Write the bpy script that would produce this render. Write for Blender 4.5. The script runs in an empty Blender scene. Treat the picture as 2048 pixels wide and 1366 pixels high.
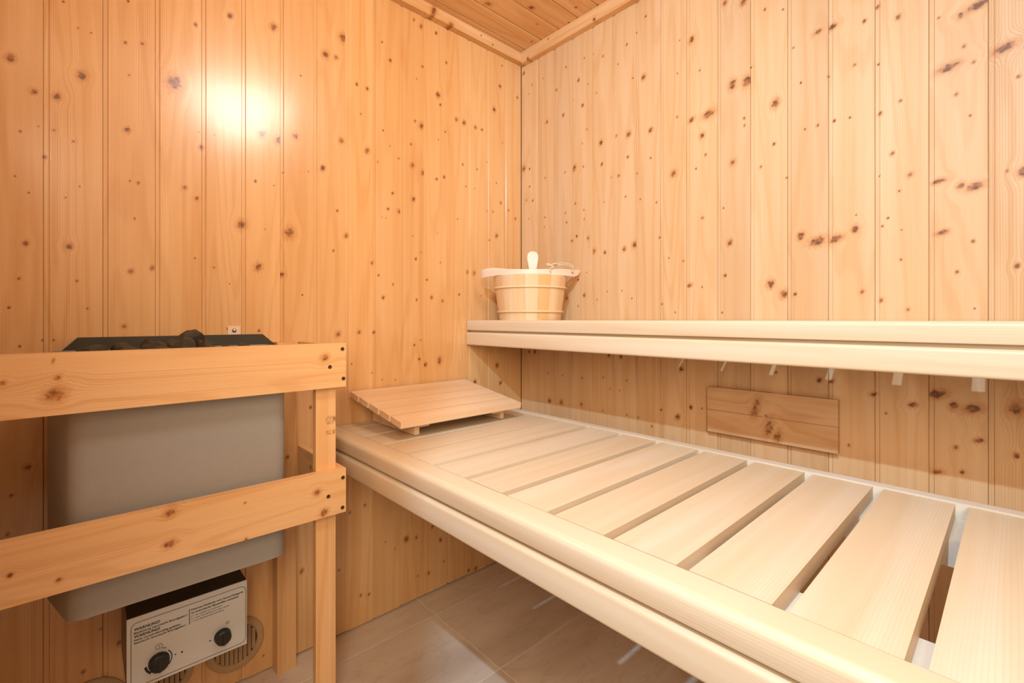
import bpy, bmesh, math, random
from mathutils import Vector, Matrix
random.seed(7)
PI = math.pi
SC = bpy.context.scene
COL = SC.collection

# ------------------------------------------------------------------ camera
EYE = 1.02
cam = bpy.data.cameras.new('camera'); camo = bpy.data.objects.new('camera', cam); COL.objects.link(camo)
camo.location = (1.4805, -1.425, EYE)
YAW = 0.746635
fwd = Vector((-math.cos(YAW), math.sin(YAW), 0))
camo.rotation_euler = fwd.to_track_quat('-Z', 'Y').to_euler()
cam.sensor_width = 36.0; cam.lens = 932.33 / 2048 * 36
cam.shift_y = -43.87 / 2048
cam.clip_start = 0.02
SC.camera = camo

# ------------------------------------------------------------------ world, lights, exposure
w = bpy.data.worlds.new('world'); SC.world = w; w.use_nodes = True
w.node_tree.nodes['Background'].inputs[0].default_value = (0.75, 0.85, 1.0, 1)
w.node_tree.nodes['Background'].inputs[1].default_value = 0.15
SC.view_settings.view_transform = 'Standard'; SC.view_settings.look = 'None'
SC.view_settings.exposure = -0.2; SC.view_settings.gamma = 1.0
SC.view_settings.use_curve_mapping = False

def area(name, loc, target, power, size, color, shape='DISK', size_y=None, spread=None):
    l = bpy.data.lights.new(name, 'AREA'); l.energy = power; l.color = color; l.shape = shape; l.size = size
    if size_y: l.size_y = size_y
    if spread: l.spread = spread
    o = bpy.data.objects.new(name, l); COL.objects.link(o); o.location = loc
    o.rotation_euler = (Vector(target) - Vector(loc)).to_track_quat('-Z', 'Y').to_euler()
    return o
# lamp of the anteroom shining in through the open front, ceiling lamp over the benches, then added fill lamps
area('anteroom_lamp_light', (1.455, -1.745, 2.12), (0.9, -0.3, 0.7), 32, 0.028, (0.50, 0.77, 1.0))
area('ceiling_lamp_light', (1.18, -0.83, 2.13), (0.1, -1.15, 1.1), 12.5, 0.42, (1.0, 0.93, 0.84))
area('warm_fill_light', (1.98, -1.82, 1.55), (0.4, -1.0, 0.9), 30, 0.4, (1.0, 0.82, 0.60), 'RECTANGLE', 0.9)  # added warm fill that lifts the guard and the heater

area('cool_fill_light', (1.78, -2.0, 0.95), (1.3, 0.0, 0.9), 1.5, 0.6, (0.72, 0.88, 1.0), 'RECTANGLE', 1.1)  # added cool frontal fill for the bench fronts, no window there

# ------------------------------------------------------------------ material helpers
class NT:
    def __init__(s, tree): s.t = tree
    def n(s, typ, **kw):
        x = s.t.nodes.new(typ)
        for k, v in kw.items(): setattr(x, k, v)
        return x
    def put(s, sock, v):
        if v is None: return
        if isinstance(v, bpy.types.NodeSocket): s.t.links.new(v, sock)
        elif isinstance(v, (tuple, list)) and sock.type == 'RGBA' and len(v) == 3: sock.default_value = (*v, 1)
        else: sock.default_value = v
    def m(s, op, a, b=None, c=None, clamp=False):
        x = s.n('ShaderNodeMath', operation=op, use_clamp=clamp)
        s.put(x.inputs[0], a); s.put(x.inputs[1], b)
        if c is not None: s.put(x.inputs[2], c)
        return x.outputs[0]
    def mix(s, f, a, b, bt='MIX'):
        x = s.n('ShaderNodeMix', data_type='RGBA', blend_type=bt)
        s.put(x.inputs[0], f); s.put(x.inputs[6], a); s.put(x.inputs[7], b)
        return x.outputs[2]
    def xyz(s, x=0.0, y=0.0, z=0.0):
        c = s.n('ShaderNodeCombineXYZ'); s.put(c.inputs[0], x); s.put(c.inputs[1], y); s.put(c.inputs[2], z); return c.outputs[0]
    def sep(s, v):
        c = s.n('ShaderNodeSeparateXYZ'); s.put(c.inputs[0], v); return c.outputs
    def noise(s, v, scale=1.0, detail=2.0, rough=0.5, dim='3D'):
        x = s.n('ShaderNodeTexNoise', noise_dimensions=dim)
        s.put(x.inputs['Vector'], v); x.inputs['Scale'].default_value = scale
        x.inputs['Detail'].default_value = detail; x.inputs['Roughness'].default_value = rough
        return x.outputs[0]
    def ss(s, v, a, b, lo=0.0, hi=1.0):
        x = s.n('ShaderNodeMapRange', interpolation_type='SMOOTHSTEP')
        s.put(x.inputs[0], v); s.put(x.inputs[1], a); s.put(x.inputs[2], b); s.put(x.inputs[3], lo); s.put(x.inputs[4], hi)
        return x.outputs[0]

def group(name, ins, outs):
    g = bpy.data.node_groups.new(name, 'ShaderNodeTree')
    for n_, t in ins: g.interface.new_socket(n_, in_out='INPUT', socket_type='NodeSocket' + t)
    for n_, t in outs: g.interface.new_socket(n_, in_out='OUTPUT', socket_type='NodeSocket' + t)
    gi = g.nodes.new('NodeGroupInput'); go = g.nodes.new('NodeGroupOutput')
    return g, NT(g), gi.outputs, go.inputs

# one knot: dark core, ringed brown halo, grain pushed sideways round it
KNOT, k, gi, go = group('Knot', [('U', 'Float'), ('V', 'Float'), ('N', 'Float'), ('CU', 'Float'), ('CV', 'Float'), ('R', 'Float'), ('Asp', 'Float'),
                                 ('Core', 'Float'), ('Halo', 'Float'), ('Warp', 'Float')],
                        [('Core', 'Float'), ('Halo', 'Float'), ('Warp', 'Float')])
du = k.m('SUBTRACT', gi['U'], gi['CU']); dv = k.m('SUBTRACT', gi['V'], gi['CV'])
dv2 = k.m('ADD', dv, k.m('MULTIPLY', du, -0.18))
a = k.m('DIVIDE', du, k.m('MULTIPLY', gi['R'], gi['Asp'])); b = k.m('DIVIDE', dv2, gi['R'])
L = k.m('ADD', k.m('SQRT', k.m('ADD', k.m('MULTIPLY', a, a), k.m('MULTIPLY', b, b))), k.m('MULTIPLY', k.m('SUBTRACT', gi['N'], 0.5), 1.1))
core = k.ss(L, 0.45, 1.05, 1.0, 0.0)
halo = k.ss(L, 0.8, 2.6, 1.0, 0.0)
k.put(go['Core'], k.m('MAXIMUM', gi['Core'], core))
k.put(go['Halo'], k.m('MAXIMUM', gi['Halo'], k.m('MULTIPLY', halo, halo)))
wf = k.ss(L, 0.5, 4.5, 1.0, 0.0)
k.put(go['Warp'], k.m('ADD', gi['Warp'], k.m('MULTIPLY', k.m('MULTIPLY', du, wf), -0.85)))

# grain of a sawn board: U across, V along
GRAIN, k, gi, go = group('Grain', [('U', 'Float'), ('V', 'Float'), ('W', 'Float'), ('Seed', 'Float'), ('Rings', 'Float')],
                         [('Line', 'Float'), ('Fine', 'Float'), ('Low', 'Float')])
n1 = k.noise(k.xyz(k.m('MULTIPLY', gi['U'], 11.0), k.m('MULTIPLY', gi['V'], 0.75), k.m('ADD', gi['Seed'], k.m('MULTIPLY', gi['W'], 3.0))), 1.0, 1.5, 0.4)
wob = k.noise(k.xyz(k.m('MULTIPLY', gi['U'], 40.0), k.m('MULTIPLY', gi['V'], 5.0), gi['Seed']), 1.0, 2.0)
ring = k.m('SINE', k.m('ADD', k.m('MULTIPLY', n1, gi['Rings']), k.m('MULTIPLY', wob, 1.3)))
line = k.m('POWER', k.ss(ring, -0.2, 1.0), 2.0)
med = k.noise(k.xyz(k.m('MULTIPLY', gi['U'], 75.0), k.m('MULTIPLY', gi['V'], 0.9), k.m('ADD', gi['Seed'], 9.0)), 1.0, 2.0)
fine = k.noise(k.xyz(k.m('MULTIPLY', gi['U'], 420.0), k.m('MULTIPLY', gi['V'], 7.0), k.m('ADD', gi['Seed'], 4.0)), 1.0, 2.0)
low = k.noise(k.xyz(k.m('MULTIPLY', gi['U'], 22.0), k.m('MULTIPLY', gi['V'], 1.1), k.m('ADD', gi['Seed'], 2.0)), 1.0, 2.0)
wv2 = k.noise(k.xyz(k.m('MULTIPLY', gi['U'], 22.0), k.m('MULTIPLY', gi['V'], 0.8), k.m('ADD', gi['Seed'], 14.0)), 1.0, 2.0)
tight = k.ss(k.m('SINE', k.m('ADD', k.m('MULTIPLY', gi['U'], 1500.0), k.m('MULTIPLY', wv2, 26.0))), 0.1, 1.0)
tight = k.m('MULTIPLY', tight, k.ss(n1, 0.35, 0.6, 0.15, 0.55))
k.put(go['Line'], k.m('ADD', k.m('ADD', k.m('MULTIPLY', line, 0.42), tight), k.m('MULTIPLY', k.ss(med, 0.38, 0.75), 0.35), clamp=True))
k.put(go['Fine'], fine); k.put(go['Low'], low)

def wood(name, light, dark, knots=(), axes='xz', seed=0.0, rough=0.42, rings=60.0, world=True, linestr=1.0,
         knotcol=(0.34, 0.125, 0.042), halocol=(0.55, 0.235, 0.07), bump=0.25, tone=1.0, grime=None, rnd=False, pale=None, coat=0.0):
    """axes: which axis runs across the grain and which along it"""
    mt = bpy.data.materials.new(name); mt.use_nodes = True
    k = NT(mt.node_tree); bsdf = mt.node_tree.nodes['Principled BSDF']
    if world: P = k.sep(k.n('ShaderNodeNewGeometry').outputs['Position'])
    else: P = k.sep(k.n('ShaderNodeTexCoord').outputs['Object'])
    ix = {'x': 0, 'y': 1, 'z': 2}
    U = P[ix[axes[0]]]; V = P[ix[axes[1]]]; W = P[({0, 1, 2} - {ix[axes[0]], ix[axes[1]]}).pop()]
    if rnd:
        r = k.n('ShaderNodeObjectInfo').outputs['Random']
        sd = k.m('ADD', k.m('MULTIPLY', r, 57.0), seed)
    else: r = None; sd = seed
    core = halo = warp = 0.0
    if knots:
        kn = k.noise(k.xyz(k.m('MULTIPLY', U, 110.0), k.m('MULTIPLY', V, 110.0), sd), 1.0, 2.0)
        for (cu, cv, rr, asp) in knots:
            g = k.n('ShaderNodeGroup'); g.node_tree = KNOT
            for s_, v_ in (('U', U), ('V', V), ('N', kn), ('CU', cu), ('CV', cv), ('R', rr), ('Asp', asp), ('Core', core), ('Halo', halo), ('Warp', warp)):
                k.put(g.inputs[s_], v_)
            core, halo, warp = g.outputs[0], g.outputs[1], g.outputs[2]
    g = k.n('ShaderNodeGroup'); g.node_tree = GRAIN
    k.put(g.inputs['U'], k.m('ADD', U, warp) if knots else U); k.put(g.inputs['V'], V); k.put(g.inputs['W'], W)
    k.put(g.inputs['Seed'], sd); k.put(g.inputs['Rings'], rings)
    line, fine, low = g.outputs
    li = tuple(c * tone for c in light)
    pl = pale or tuple(min(0.97, c * q * tone) for c, q in zip(light, (1.06, 1.16, 1.35)))
    c = k.mix(k.ss(low, 0.25, 0.8), li, pl)
    f = k.m('MULTIPLY', k.m('ADD', k.m('MULTIPLY', line, 0.60), k.m('MULTIPLY', fine, 0.25)), linestr, clamp=True)
    c = k.mix(f, c, tuple(x * tone for x in dark))
    if r is not None:
        c = k.mix(k.ss(r, 0.0, 1.0, 0.0, 0.35), c, k.mix(1.0, c, (0.93, 0.86, 0.78), 'MULTIPLY'))
    if knots:
        c = k.mix(k.m('MULTIPLY', halo, 0.62), c, halocol)
        kc = k.mix(k.ss(kn, 0.36, 0.60), tuple(x * 0.38 for x in knotcol), knotcol)
        c = k.mix(k.m('MULTIPLY', core, 0.93), c, kc)
    if grime: c = grime(k, U, V, c)
    k.put(bsdf.inputs['Base Color'], c)
    bsdf.inputs['Roughness'].default_value = rough
    bsdf.inputs['Specular IOR Level'].default_value = 0.45
    if coat: bsdf.inputs['Coat Weight'].default_value = coat; bsdf.inputs['Coat Roughness'].default_value = 0.2
    bp = k.n('ShaderNodeBump'); bp.inputs['Strength'].default_value = bump; bp.inputs['Distance'].default_value = 0.0006
    k.put(bp.inputs['Height'], k.m('SUBTRACT', k.m('MULTIPLY', fine, 0.6), line)); k.put(bsdf.inputs['Normal'], bp.outputs[0])
    return mt

def plain(name, col, rough=0.5, metal=0.0, noise=0.0, nscale=40.0, bump=0.0, spec=0.5):
    mt = bpy.data.materials.new(name); mt.use_nodes = True
    k = NT(mt.node_tree); bsdf = mt.node_tree.nodes['Principled BSDF']
    o = k.n('ShaderNodeTexCoord').outputs['Object']
    n_ = k.noise(o, nscale, 4.0, 0.6)
    c = k.mix(k.m('MULTIPLY', k.ss(n_, 0.3, 0.7), noise), tuple(col), tuple(x * 0.45 for x in col))
    k.put(bsdf.inputs['Base Color'], c); bsdf.inputs['Roughness'].default_value = rough; bsdf.inputs['Metallic'].default_value = metal
    bsdf.inputs['Specular IOR Level'].default_value = spec
    if bump:
        bp = k.n('ShaderNodeBump'); bp.inputs['Strength'].default_value = bump; bp.inputs['Distance'].default_value = 0.002
        k.put(bp.inputs['Height'], n_); k.put(bsdf.inputs['Normal'], bp.outputs[0])
    return mt

# ------------------------------------------------------------------ mesh helpers
def add_box(bm, x0, x1, y0, y1, z0, z1):
    v = [bm.verts.new((x, y, z)) for x in (x0, x1) for y in (y0, y1) for z in (z0, z1)]
    for f in ((0, 1, 3, 2), (4, 6, 7, 5), (0, 4, 5, 1), (2, 3, 7, 6), (0, 2, 6, 4), (1, 5, 7, 3)): bm.faces.new([v[i] for i in f])
    return v
def add_prism(bm, pts, fn, t0, t1):
    """closed 2D outline pts swept from t0 to t1; fn(a, b, t) -> xyz"""
    A = [bm.verts.new(fn(a, b, t0)) for a, b in pts]; B = [bm.verts.new(fn(a, b, t1)) for a, b in pts]
    n = len(pts)
    for i in range(n): bm.faces.new((A[i], A[(i + 1) % n], B[(i + 1) % n], B[i]))
    bm.faces.new(A[::-1]); bm.faces.new(B)
def add_lathe(bm, prof, segs=32, c=(0, 0, 0), a0=0.0, a1=2 * PI, axis='z'):
    full = abs(a1 - a0 - 2 * PI) < 1e-6
    rings = []
    for i in range(segs if full else segs + 1):
        t = a0 + (a1 - a0) * i / segs
        ring = []
        for r, h in prof:
            p = (r * math.cos(t), r * math.sin(t), h) if axis == 'z' else (h, r * math.cos(t), r * math.sin(t))
            ring.append(bm.verts.new((p[0] + c[0], p[1] + c[1], p[2] + c[2])))
        rings.append(ring)
    m = len(rings)
    for i in range(m if full else m - 1):
        A, B = rings[i], rings[(i + 1) % m]
        for j in range(len(prof) - 1): bm.faces.new((A[j], B[j], B[j + 1], A[j + 1]))
    return rings
def add_tube(bm, path, r, segs=8, closed=False):
    path = [Vector(p) for p in path]; n = len(path); rings = []
    up = Vector((0, 0, 1))
    for i, p in enumerate(path):
        d = (path[(i + 1) % n] - path[i - 1]) if closed else (path[min(i + 1, n - 1)] - path[max(i - 1, 0)])
        d.normalize(); s = d.cross(up)
        if s.length < 1e-3: s = d.cross(Vector((1, 0, 0)))
        s.normalize(); t = s.cross(d)
        rings.append([bm.verts.new(p + (s * math.cos(2 * PI * j / segs) + t * math.sin(2 * PI * j / segs)) * r) for j in range(segs)])
    for i in range(n if closed else n - 1):
        A, B = rings[i], rings[(i + 1) % n]
        for j in range(segs): bm.faces.new((A[j], A[(j + 1) % segs], B[(j + 1) % segs], B[j]))
    if not closed: bm.faces.new(rings[0][::-1]); bm.faces.new(rings[-1])
def obj(name, bm, mat, parent=None, smooth=False, bevel=0.0, bseg=2, loc=None):
    if bevel: 
        ed = [e for e in bm.edges if len(e.link_faces) == 2 and e.calc_face_angle(0) > 0.6]
        bmesh.ops.bevel(bm, geom=ed, offset=bevel, segments=bseg, affect='EDGES', profile=0.6)
    bmesh.ops.recalc_face_normals(bm, faces=bm.faces)
    me = bpy.data.meshes.new(name); 
    if loc is not None: bmesh.ops.translate(bm, verts=bm.verts, vec=-Vector(loc))
    bm.to_mesh(me); bm.free()
    me.materials.append(mat)
    if smooth:
        for p in me.polygons: p.use_smooth = True
        try: me.set_sharp_from_angle(angle=0.7)
        except Exception: pass
    o = bpy.data.objects.new(name, me); COL.objects.link(o)
    if loc is not None: o.location = loc
    if parent is not None: o.parent = parent
    return o
def box(name, x0, x1, y0, y1, z0, z1, mat, parent=None, bevel=0.0, bseg=2, smooth=None):
    """a board with its origin at its own centre"""
    bm = bmesh.new(); cx, cy, cz = (x0 + x1) / 2, (y0 + y1) / 2, (z0 + z1) / 2
    add_box(bm, x0 - cx, x1 - cx, y0 - cy, y1 - cy, z0 - cz, z1 - cz)
    o = obj(name, bm, mat, parent, smooth=bool(bevel) if smooth is None else smooth, bevel=bevel, bseg=bseg)
    pl = parent.location if parent is not None else Vector((0, 0, 0))
    o.location = Vector((cx, cy, cz)) - pl
    return o
def thing(name, label, cat, loc=(0, 0, 0), grp=None):
    o = bpy.data.objects.new(name, None); COL.objects.link(o); o.location = loc; o.empty_display_size = 0.05
    o['label'] = label; o['category'] = cat
    if grp: o['group'] = grp
    return o
def tag(o, label, cat, grp=None):
    o['label'] = label; o['category'] = cat
    if grp: o['group'] = grp
    return o
def struct(o): o['kind'] = 'structure'; return o

# ------------------------------------------------------------------ colours
PINE = (0.74, 0.455, 0.215); PINE_D = (0.61, 0.30, 0.10)
ASPEN = (0.70, 0.555, 0.375); ASPEN_D = (0.59, 0.385, 0.205)
PINE_A = (0.77, 0.455, 0.195); PINE_AD = (0.61, 0.285, 0.085)      # same pine on the heater wall, warm light put into the colour
PINE_B = (0.72, 0.465, 0.245); PINE_BD = (0.60, 0.32, 0.12)  # paler copy for the back wall, cool light put into the colour
dark_gap = plain('dark_gap', (0.10, 0.045, 0.015), 0.9)

# knots of the two visible walls: metres along the wall, metres above the floor, radius mm, width ratio
KA="-1.537,1.588,9;-1.501,1.526,7;-1.423,1.589,10;-1.464,1.527,8;-1.341,1.485,7;-1.338,1.621,3;-1.345,1.698,4;-1.312,1.708,4;-1.201,1.804,5;-1.12,1.863,8;-1.009,1.879,11;-1.246,1.633,21,0.8;-1.187,1.481,7;-1.522,1.432,3;-1.494,1.451,2;-1.469,1.45,3;-1.437,1.432,3;-1.53,1.332,2;-1.509,1.3,2;-1.427,1.33,2;-1.45,1.3,1;-1.32,1.359,4;-1.336,1.361,2;-1.224,1.366,5;-1.198,1.342,5;-1.327,1.27,3;-1.514,1.188,6;-1.444,1.189,7;-1.158,1.522,2;-1.057,1.418,4;-1.092,1.288,13;-1.032,1.282,2;-1.407,1.696,2;-1.429,1.698,2;-1.454,1.748,3;-1.194,1.52,2;-1.485,1.385,4;-1.339,1.802,3;-0.932,1.764,3;-0.858,1.857,12;-0.823,1.861,8;-0.8,1.933,14;-0.754,1.799,6;-0.718,1.796,6;-0.664,1.974,4;-0.633,1.923,6;-0.74,1.705,3;-1.04,1.557,11;-0.996,1.55,12;-0.948,1.575,10;-0.807,1.598,9;-0.866,1.496,9;-0.718,1.588,10;-0.91,1.476,2;-0.983,1.458,3;-0.82,1.369,4;-0.965,1.28,16;-0.79,1.293,8;-0.539,2.106,5;-0.443,2.098,6;-0.509,2.094,8;-0.396,2.004,6;-0.528,1.895,3;-0.435,1.867,11;-0.425,1.834,5;-0.534,1.74,5;-0.507,1.73,11;-0.35,1.8,8;-0.313,1.798,10;-0.402,1.738,4;-0.433,1.699,3;-0.546,1.576,9;-0.501,1.56,10;-0.68,1.559,3;-0.6,1.589,4;-0.624,1.462,5;-0.641,1.404,5;-0.599,1.402,8;-0.541,1.456,8;-0.441,1.549,6;-0.407,1.564,6;-0.319,1.631,5;-0.248,1.628,4;-0.255,1.796,8;-0.222,1.796,6;-0.156,1.897,10;-0.124,2.007,8;-0.023,1.992,6;-0.112,2.097,4;-0.11,1.771,3;-0.194,1.67,3;-0.119,1.513,6;-0.035,1.459,6;-0.076,1.489,5;-0.143,1.372,9;-0.144,1.593,4;-0.551,1.653,5;-0.635,1.624,3;-0.66,1.672,3;-0.303,1.548,4;-0.26,1.548,3;-0.345,1.412,3;-0.543,1.322,2;-0.503,1.949,5;-0.193,1.468,3;-0.163,1.47,4;-0.664,1.373,2;-0.649,1.372,2;-1.008,1.414,2;-1.057,1.417,4;-1.524,1.11,3;-1.539,1.046,3;-1.431,1.11,3;-1.413,1.046,2;-1.334,1.139,6;-1.292,1.15,6;-1.347,1.003,5;-1.202,1.183,2;-1.159,1.161,3;-1.05,1.171,11;-1.122,1.119,2;-1.127,0.995,3;-1.048,0.988,4;-1.488,0.974,2;-1.47,0.973,2;-1.523,0.961,3;-1.51,0.694,6;-0.832,1.24,4;-0.701,1.211,6;-0.677,1.171,4;-0.622,1.143,4;-0.66,1.096,7;-0.531,1.24,5;-0.527,1.092,5;-0.484,1.167,4;-0.464,1.102,7;-0.415,1.091,6;-0.295,1.208,7;-0.263,1.206,8;-0.337,1.117,5;-0.225,1.117,3;-0.817,0.973,9;-0.746,0.978,6;-0.694,0.976,6;-0.537,0.927,4;-0.51,0.945,3;-0.517,0.875,5;-0.49,0.854,8;-0.428,0.865,13,0.7;-0.772,0.874,3;-0.701,0.84,3;-0.986,1.153,8;-0.424,1.236,3;-0.509,1.266,3;-0.544,1.321,3;-0.438,1.345,2;-0.143,1.373,8;-0.183,1.349,4;-0.141,0.827,11;-0.12,0.753,9;-0.258,0.768,9;-0.664,0.813,3;-0.613,0.808,3;-0.958,0.751,6;-0.903,0.748,5;-0.928,1.095,3;-0.726,0.398,5;-0.993,0.274,5;-0.93,0.252,7;-0.814,0.213,4;-0.961,0.094,5;-0.741,0.102,5;-0.712,0.094,5;-0.778,0.387,5;-0.571,0.235,11;-0.529,0.228,6;-0.424,0.185,8;-0.409,0.098,4;-0.477,0.079,6;-0.523,0.085,4;-0.29,0.019,7;-0.254,0.014,9;-0.46,0.246,7;-0.651,0.25,3;-0.615,0.215,3;-1.511,0.694,5;-1.535,0.638,4;-1.541,0.556,4;-1.391,0.283,3;-1.42,0.197,5;-1.356,0.234,5;-1.036,0.046,3"
KB="0.016,2.099,8;0.133,2.032,3;0.067,2.03,4;0.259,2.03,4;0.048,1.997,3;0.351,2.028,4;0.392,2.027,2;0.439,1.999,5;0.504,1.943,3;0.541,1.998,4;0.58,2.023,3;0.617,2.062,4;0.322,1.954,7;0.37,1.921,3;0.207,1.957,6;0.297,1.886,3;0.342,1.848,7;0.244,1.842,7;0.154,1.842,7;0.409,1.873,3;0.609,1.856,10;0.566,1.869,3;0.429,1.68,9;0.548,1.677,10;0.636,1.665,9;0.497,1.686,5;0.545,1.597,5;0.636,1.571,4;0.346,1.611,4;0.3,1.616,12;0.253,1.61,4;0.145,1.613,4;0.016,1.681,11;0.052,1.672,5;0.475,1.54,3;0.507,1.539,5;0.582,1.531,3;0.433,1.599,6;0.719,1.498,11;0.732,1.68,4;0.733,1.821,3;0.741,1.925,3;0.807,1.801,3;0.78,1.909,11;0.836,1.656,12,1.5;0.78,1.655,8,1.4;0.815,1.594,8;0.826,1.532,5;0.907,1.72,15,0.7;0.949,1.716,16;0.885,1.976,8;0.939,1.952,11;0.997,1.9,4;0.941,1.609,4;0.942,1.588,4;0.908,1.488,8;0.986,1.456,4;1.021,1.511,5;1.024,1.625,13,0.8;0.9,1.25,9;0.816,1.338,5;0.881,1.357,3;0.536,1.458,4;0.596,1.438,3;0.658,1.415,4;0.052,1.595,4;0.033,1.54,4;0.071,1.531,5;0.144,1.448,4;0.139,1.408,3;0.256,1.447,4;0.261,1.408,4;0.349,1.443,4;0.351,1.407,3;0.307,1.475,4;0.313,1.347,6;0.369,1.332,6;0.289,1.332,5;0.443,1.456,3;0.574,1.283,11;0.531,1.272,8;0.669,1.295,4;0.795,1.496,3;0.341,1.701,3;0.363,1.75,4;0.048,1.457,3;0.959,1.751,3;0.997,1.901,4;1.043,1.878,3;1.069,1.76,3;1.127,1.777,6,1.4;1.159,1.777,7,1.5;1.226,1.759,5;1.291,1.738,6;1.251,1.782,5;1.362,1.703,3;1.398,1.691,6;1.425,1.7,9,2.2;1.403,1.621,4;1.418,1.58,4;1.378,1.584,9,2;1.463,1.591,10,1.9;1.484,1.523,4;1.391,1.52,4;1.413,1.465,3;1.206,1.659,4;1.15,1.651,3;1.087,1.658,3;1.253,1.642,3;1.295,1.538,4;1.257,1.52,5;1.196,1.53,3;1.163,1.532,4;1.126,1.531,4;1.097,1.53,3;1.28,1.417,5;1.313,1.359,6;1.293,1.325,3;1.468,1.331,3;1.49,1.325,10;1.398,1.315,8;1.421,1.309,9,1.6;1.363,1.333,6,2;1.368,1.216,6,1.7;1.417,1.19,4;1.272,1.264,3;1.261,1.246,3;1.297,1.232,2;1.087,1.245,10;1.125,1.226,12,1.6;1.167,1.228,10,1.5;1.207,1.247,9;1.052,1.41,3;1.209,1.282,2;1.255,1.369,2;0.396,1.279,9;0.447,1.269,7;0.458,1.124,3;0.521,1.123,3;0.562,1.094,3;0.411,1.095,3;0.321,1.073,4;0.351,1.114,7;0.321,1.175,5;0.263,1.105,8;0.362,1.2,3;0.677,1.072,3;0.725,1.044,3;0.703,1.223,3;0.753,1.209,3;0.773,1.129,6,1.8;0.815,1.121,3;0.886,1.152,5;0.877,1.041,3;1.012,1.12,12;0.084,0.883,9;0.05,0.881,7;0.162,0.797,4;0.241,0.795,4;0.339,0.794,4;0.439,0.805,4;0.54,0.803,4;0.47,0.766,3;0.511,0.765,3;0.17,0.684,10;0.234,0.686,10;0.336,0.691,7;0.465,0.889,8;0.516,0.887,8;0.747,0.861,9;0.587,0.678,4;0.64,0.657,4;0.674,0.718,4;0.734,0.703,10;0.778,0.741,7;0.814,0.742,3;0.437,0.681,3;0.541,0.681,3;1.026,0.872,4;1.073,1.089,5;1.046,1.09,12;1.221,1.089,5;1.259,1.067,5;1.309,1.043,4;1.296,1.162,3;1.392,1.125,4;1.483,1.131,6;1.42,1.044,2;1.13,0.861,7;1.156,0.86,5,1.4;1.243,0.837,5,1.4;1.318,0.821,6,1.5;1.359,0.851,10,1.6;1.387,0.828,9;1.416,0.825,10,1.6;1.48,0.835,14;1.426,0.758,6,1.4;1.39,0.736,5;1.482,0.738,6;1.194,0.702,4;1.359,0.674,6,1.5;1.401,0.684,5;1.268,0.794,3"

# ------------------------------------------------------------------ setting: walls of tongue and groove boards
CEIL = 2.175; RX = 2.10; RY = -1.58
B_SEAMS = [0.0, 0.1001, 0.1914, 0.2896, 0.3877, 0.4828, 0.5788, 0.6726, 0.7638, 0.8629, 0.9583, 1.0547, 1.1503, 1.2468, 1.3456, 1.4409]
while B_SEAMS[-1] < RX - 0.1: B_SEAMS.append(B_SEAMS[-1] + 0.096)
B_SEAMS.append(RX)
A_SEAMS = [0.0, -0.0986, -0.1955, -0.2936, -0.3956, -0.4956, -0.5933, -0.6973, -0.7928, -0.893, -0.9901, -1.0914, -1.1864, -1.2858, -1.3858, -1.4861]
while A_SEAMS[-1] > RY + 0.1: A_SEAMS.append(A_SEAMS[-1] - 0.099)
A_SEAMS.append(RY)
def parse(s):
    out = []
    for e in s.split(';'):
        v = [float(x) for x in e.split(',')]
        out.append((v[0], v[1], max(v[2], 2.2) * 0.001, v[3] if len(v) > 3 else 0.85))
    return out
KNOTS_A = parse(KA); KNOTS_B = parse(KB)

def plank_profile(wd, groove=0.0085, depth=0.0028, r=0.0014, tilt=(0.0, 0.0)):
    """outline across a board: t runs along the wall, n out of it; recessed tongue strip first"""
    a, b = tilt
    return [(0.0002, -0.012), (0.0002, -depth), (groove, -depth), (groove + 0.0001, -r + a), (groove + r, a),
            (wd - r, b), (wd - 0.0005, -r + b), (wd - 0.0005, -0.012)]
def plank_wall(parent, seams, fn, z0, z1, axes, knots, seedbase, tones, rgh=0.5, coat=0.0, mats=None):
    for i in range(len(seams) - 1):
        s0, s1 = min(seams[i], seams[i + 1]), max(seams[i], seams[i + 1])
        bm = bmesh.new()
        tl = (random.uniform(-0.0005, 0.0003), random.uniform(-0.0005, 0.0003))
        zb = z0 + random.uniform(0.0, 0.006)
        add_prism(bm, [(s0 + t, n) for t, n in plank_profile(s1 - s0, tilt=tl, groove=0.0085 if abs(s0) > 1e-4 else 0.001)], fn, zb, z1)
        if mats: m = mats[i % len(mats)]
        else:
            ks = [q for q in knots if s0 - 0.004 < q[0] < s1 + 0.004]
            m = wood('pine_plank', *((PINE_A, PINE_AD) if axes == 'yz' else (PINE_B, PINE_BD)), ks, axes, seedbase + i * 3.7, rough=rgh, coat=coat, rings=38 + 30 * random.random(), tone=tones(i), linestr=0.75 + 0.35 * random.random())
        obj('plank', bm, m, parent)

generic = [wood('pine_board', PINE, PINE_D, [(0.03, 0.3 + 0.1 * i, 0.008, 0.9), (0.06, 1.2 - 0.2 * i, 0.012, 0.9), (0.05, 1.7, 0.007, 1)], 'xz', 5.0 * i, 0.36) for i in range(3)]
rt = random.Random(3)
toneA = [0.96 + 0.07 * rt.random() for _ in range(40)]; toneB = [0.93 + 0.10 * rt.random() for _ in range(40)]
toneB[9] = 0.90; toneB[11] = 0.93; toneB[2] = 0.92
# left wall (x = 0), seen behind the heater
bm = bmesh.new(); add_box(bm, -0.05, -0.0121, RY - 0.05, 0.05, -0.05, CEIL + 0.05)
wl = struct(obj('wall_left', bm, dark_gap))
plank_wall(wl, A_SEAMS, lambda t, n, z: (n, t, z), 0.0015, CEIL, 'yz', KNOTS_A, 11.0, lambda i: toneA[i], rgh=0.36, coat=1.0)
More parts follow.
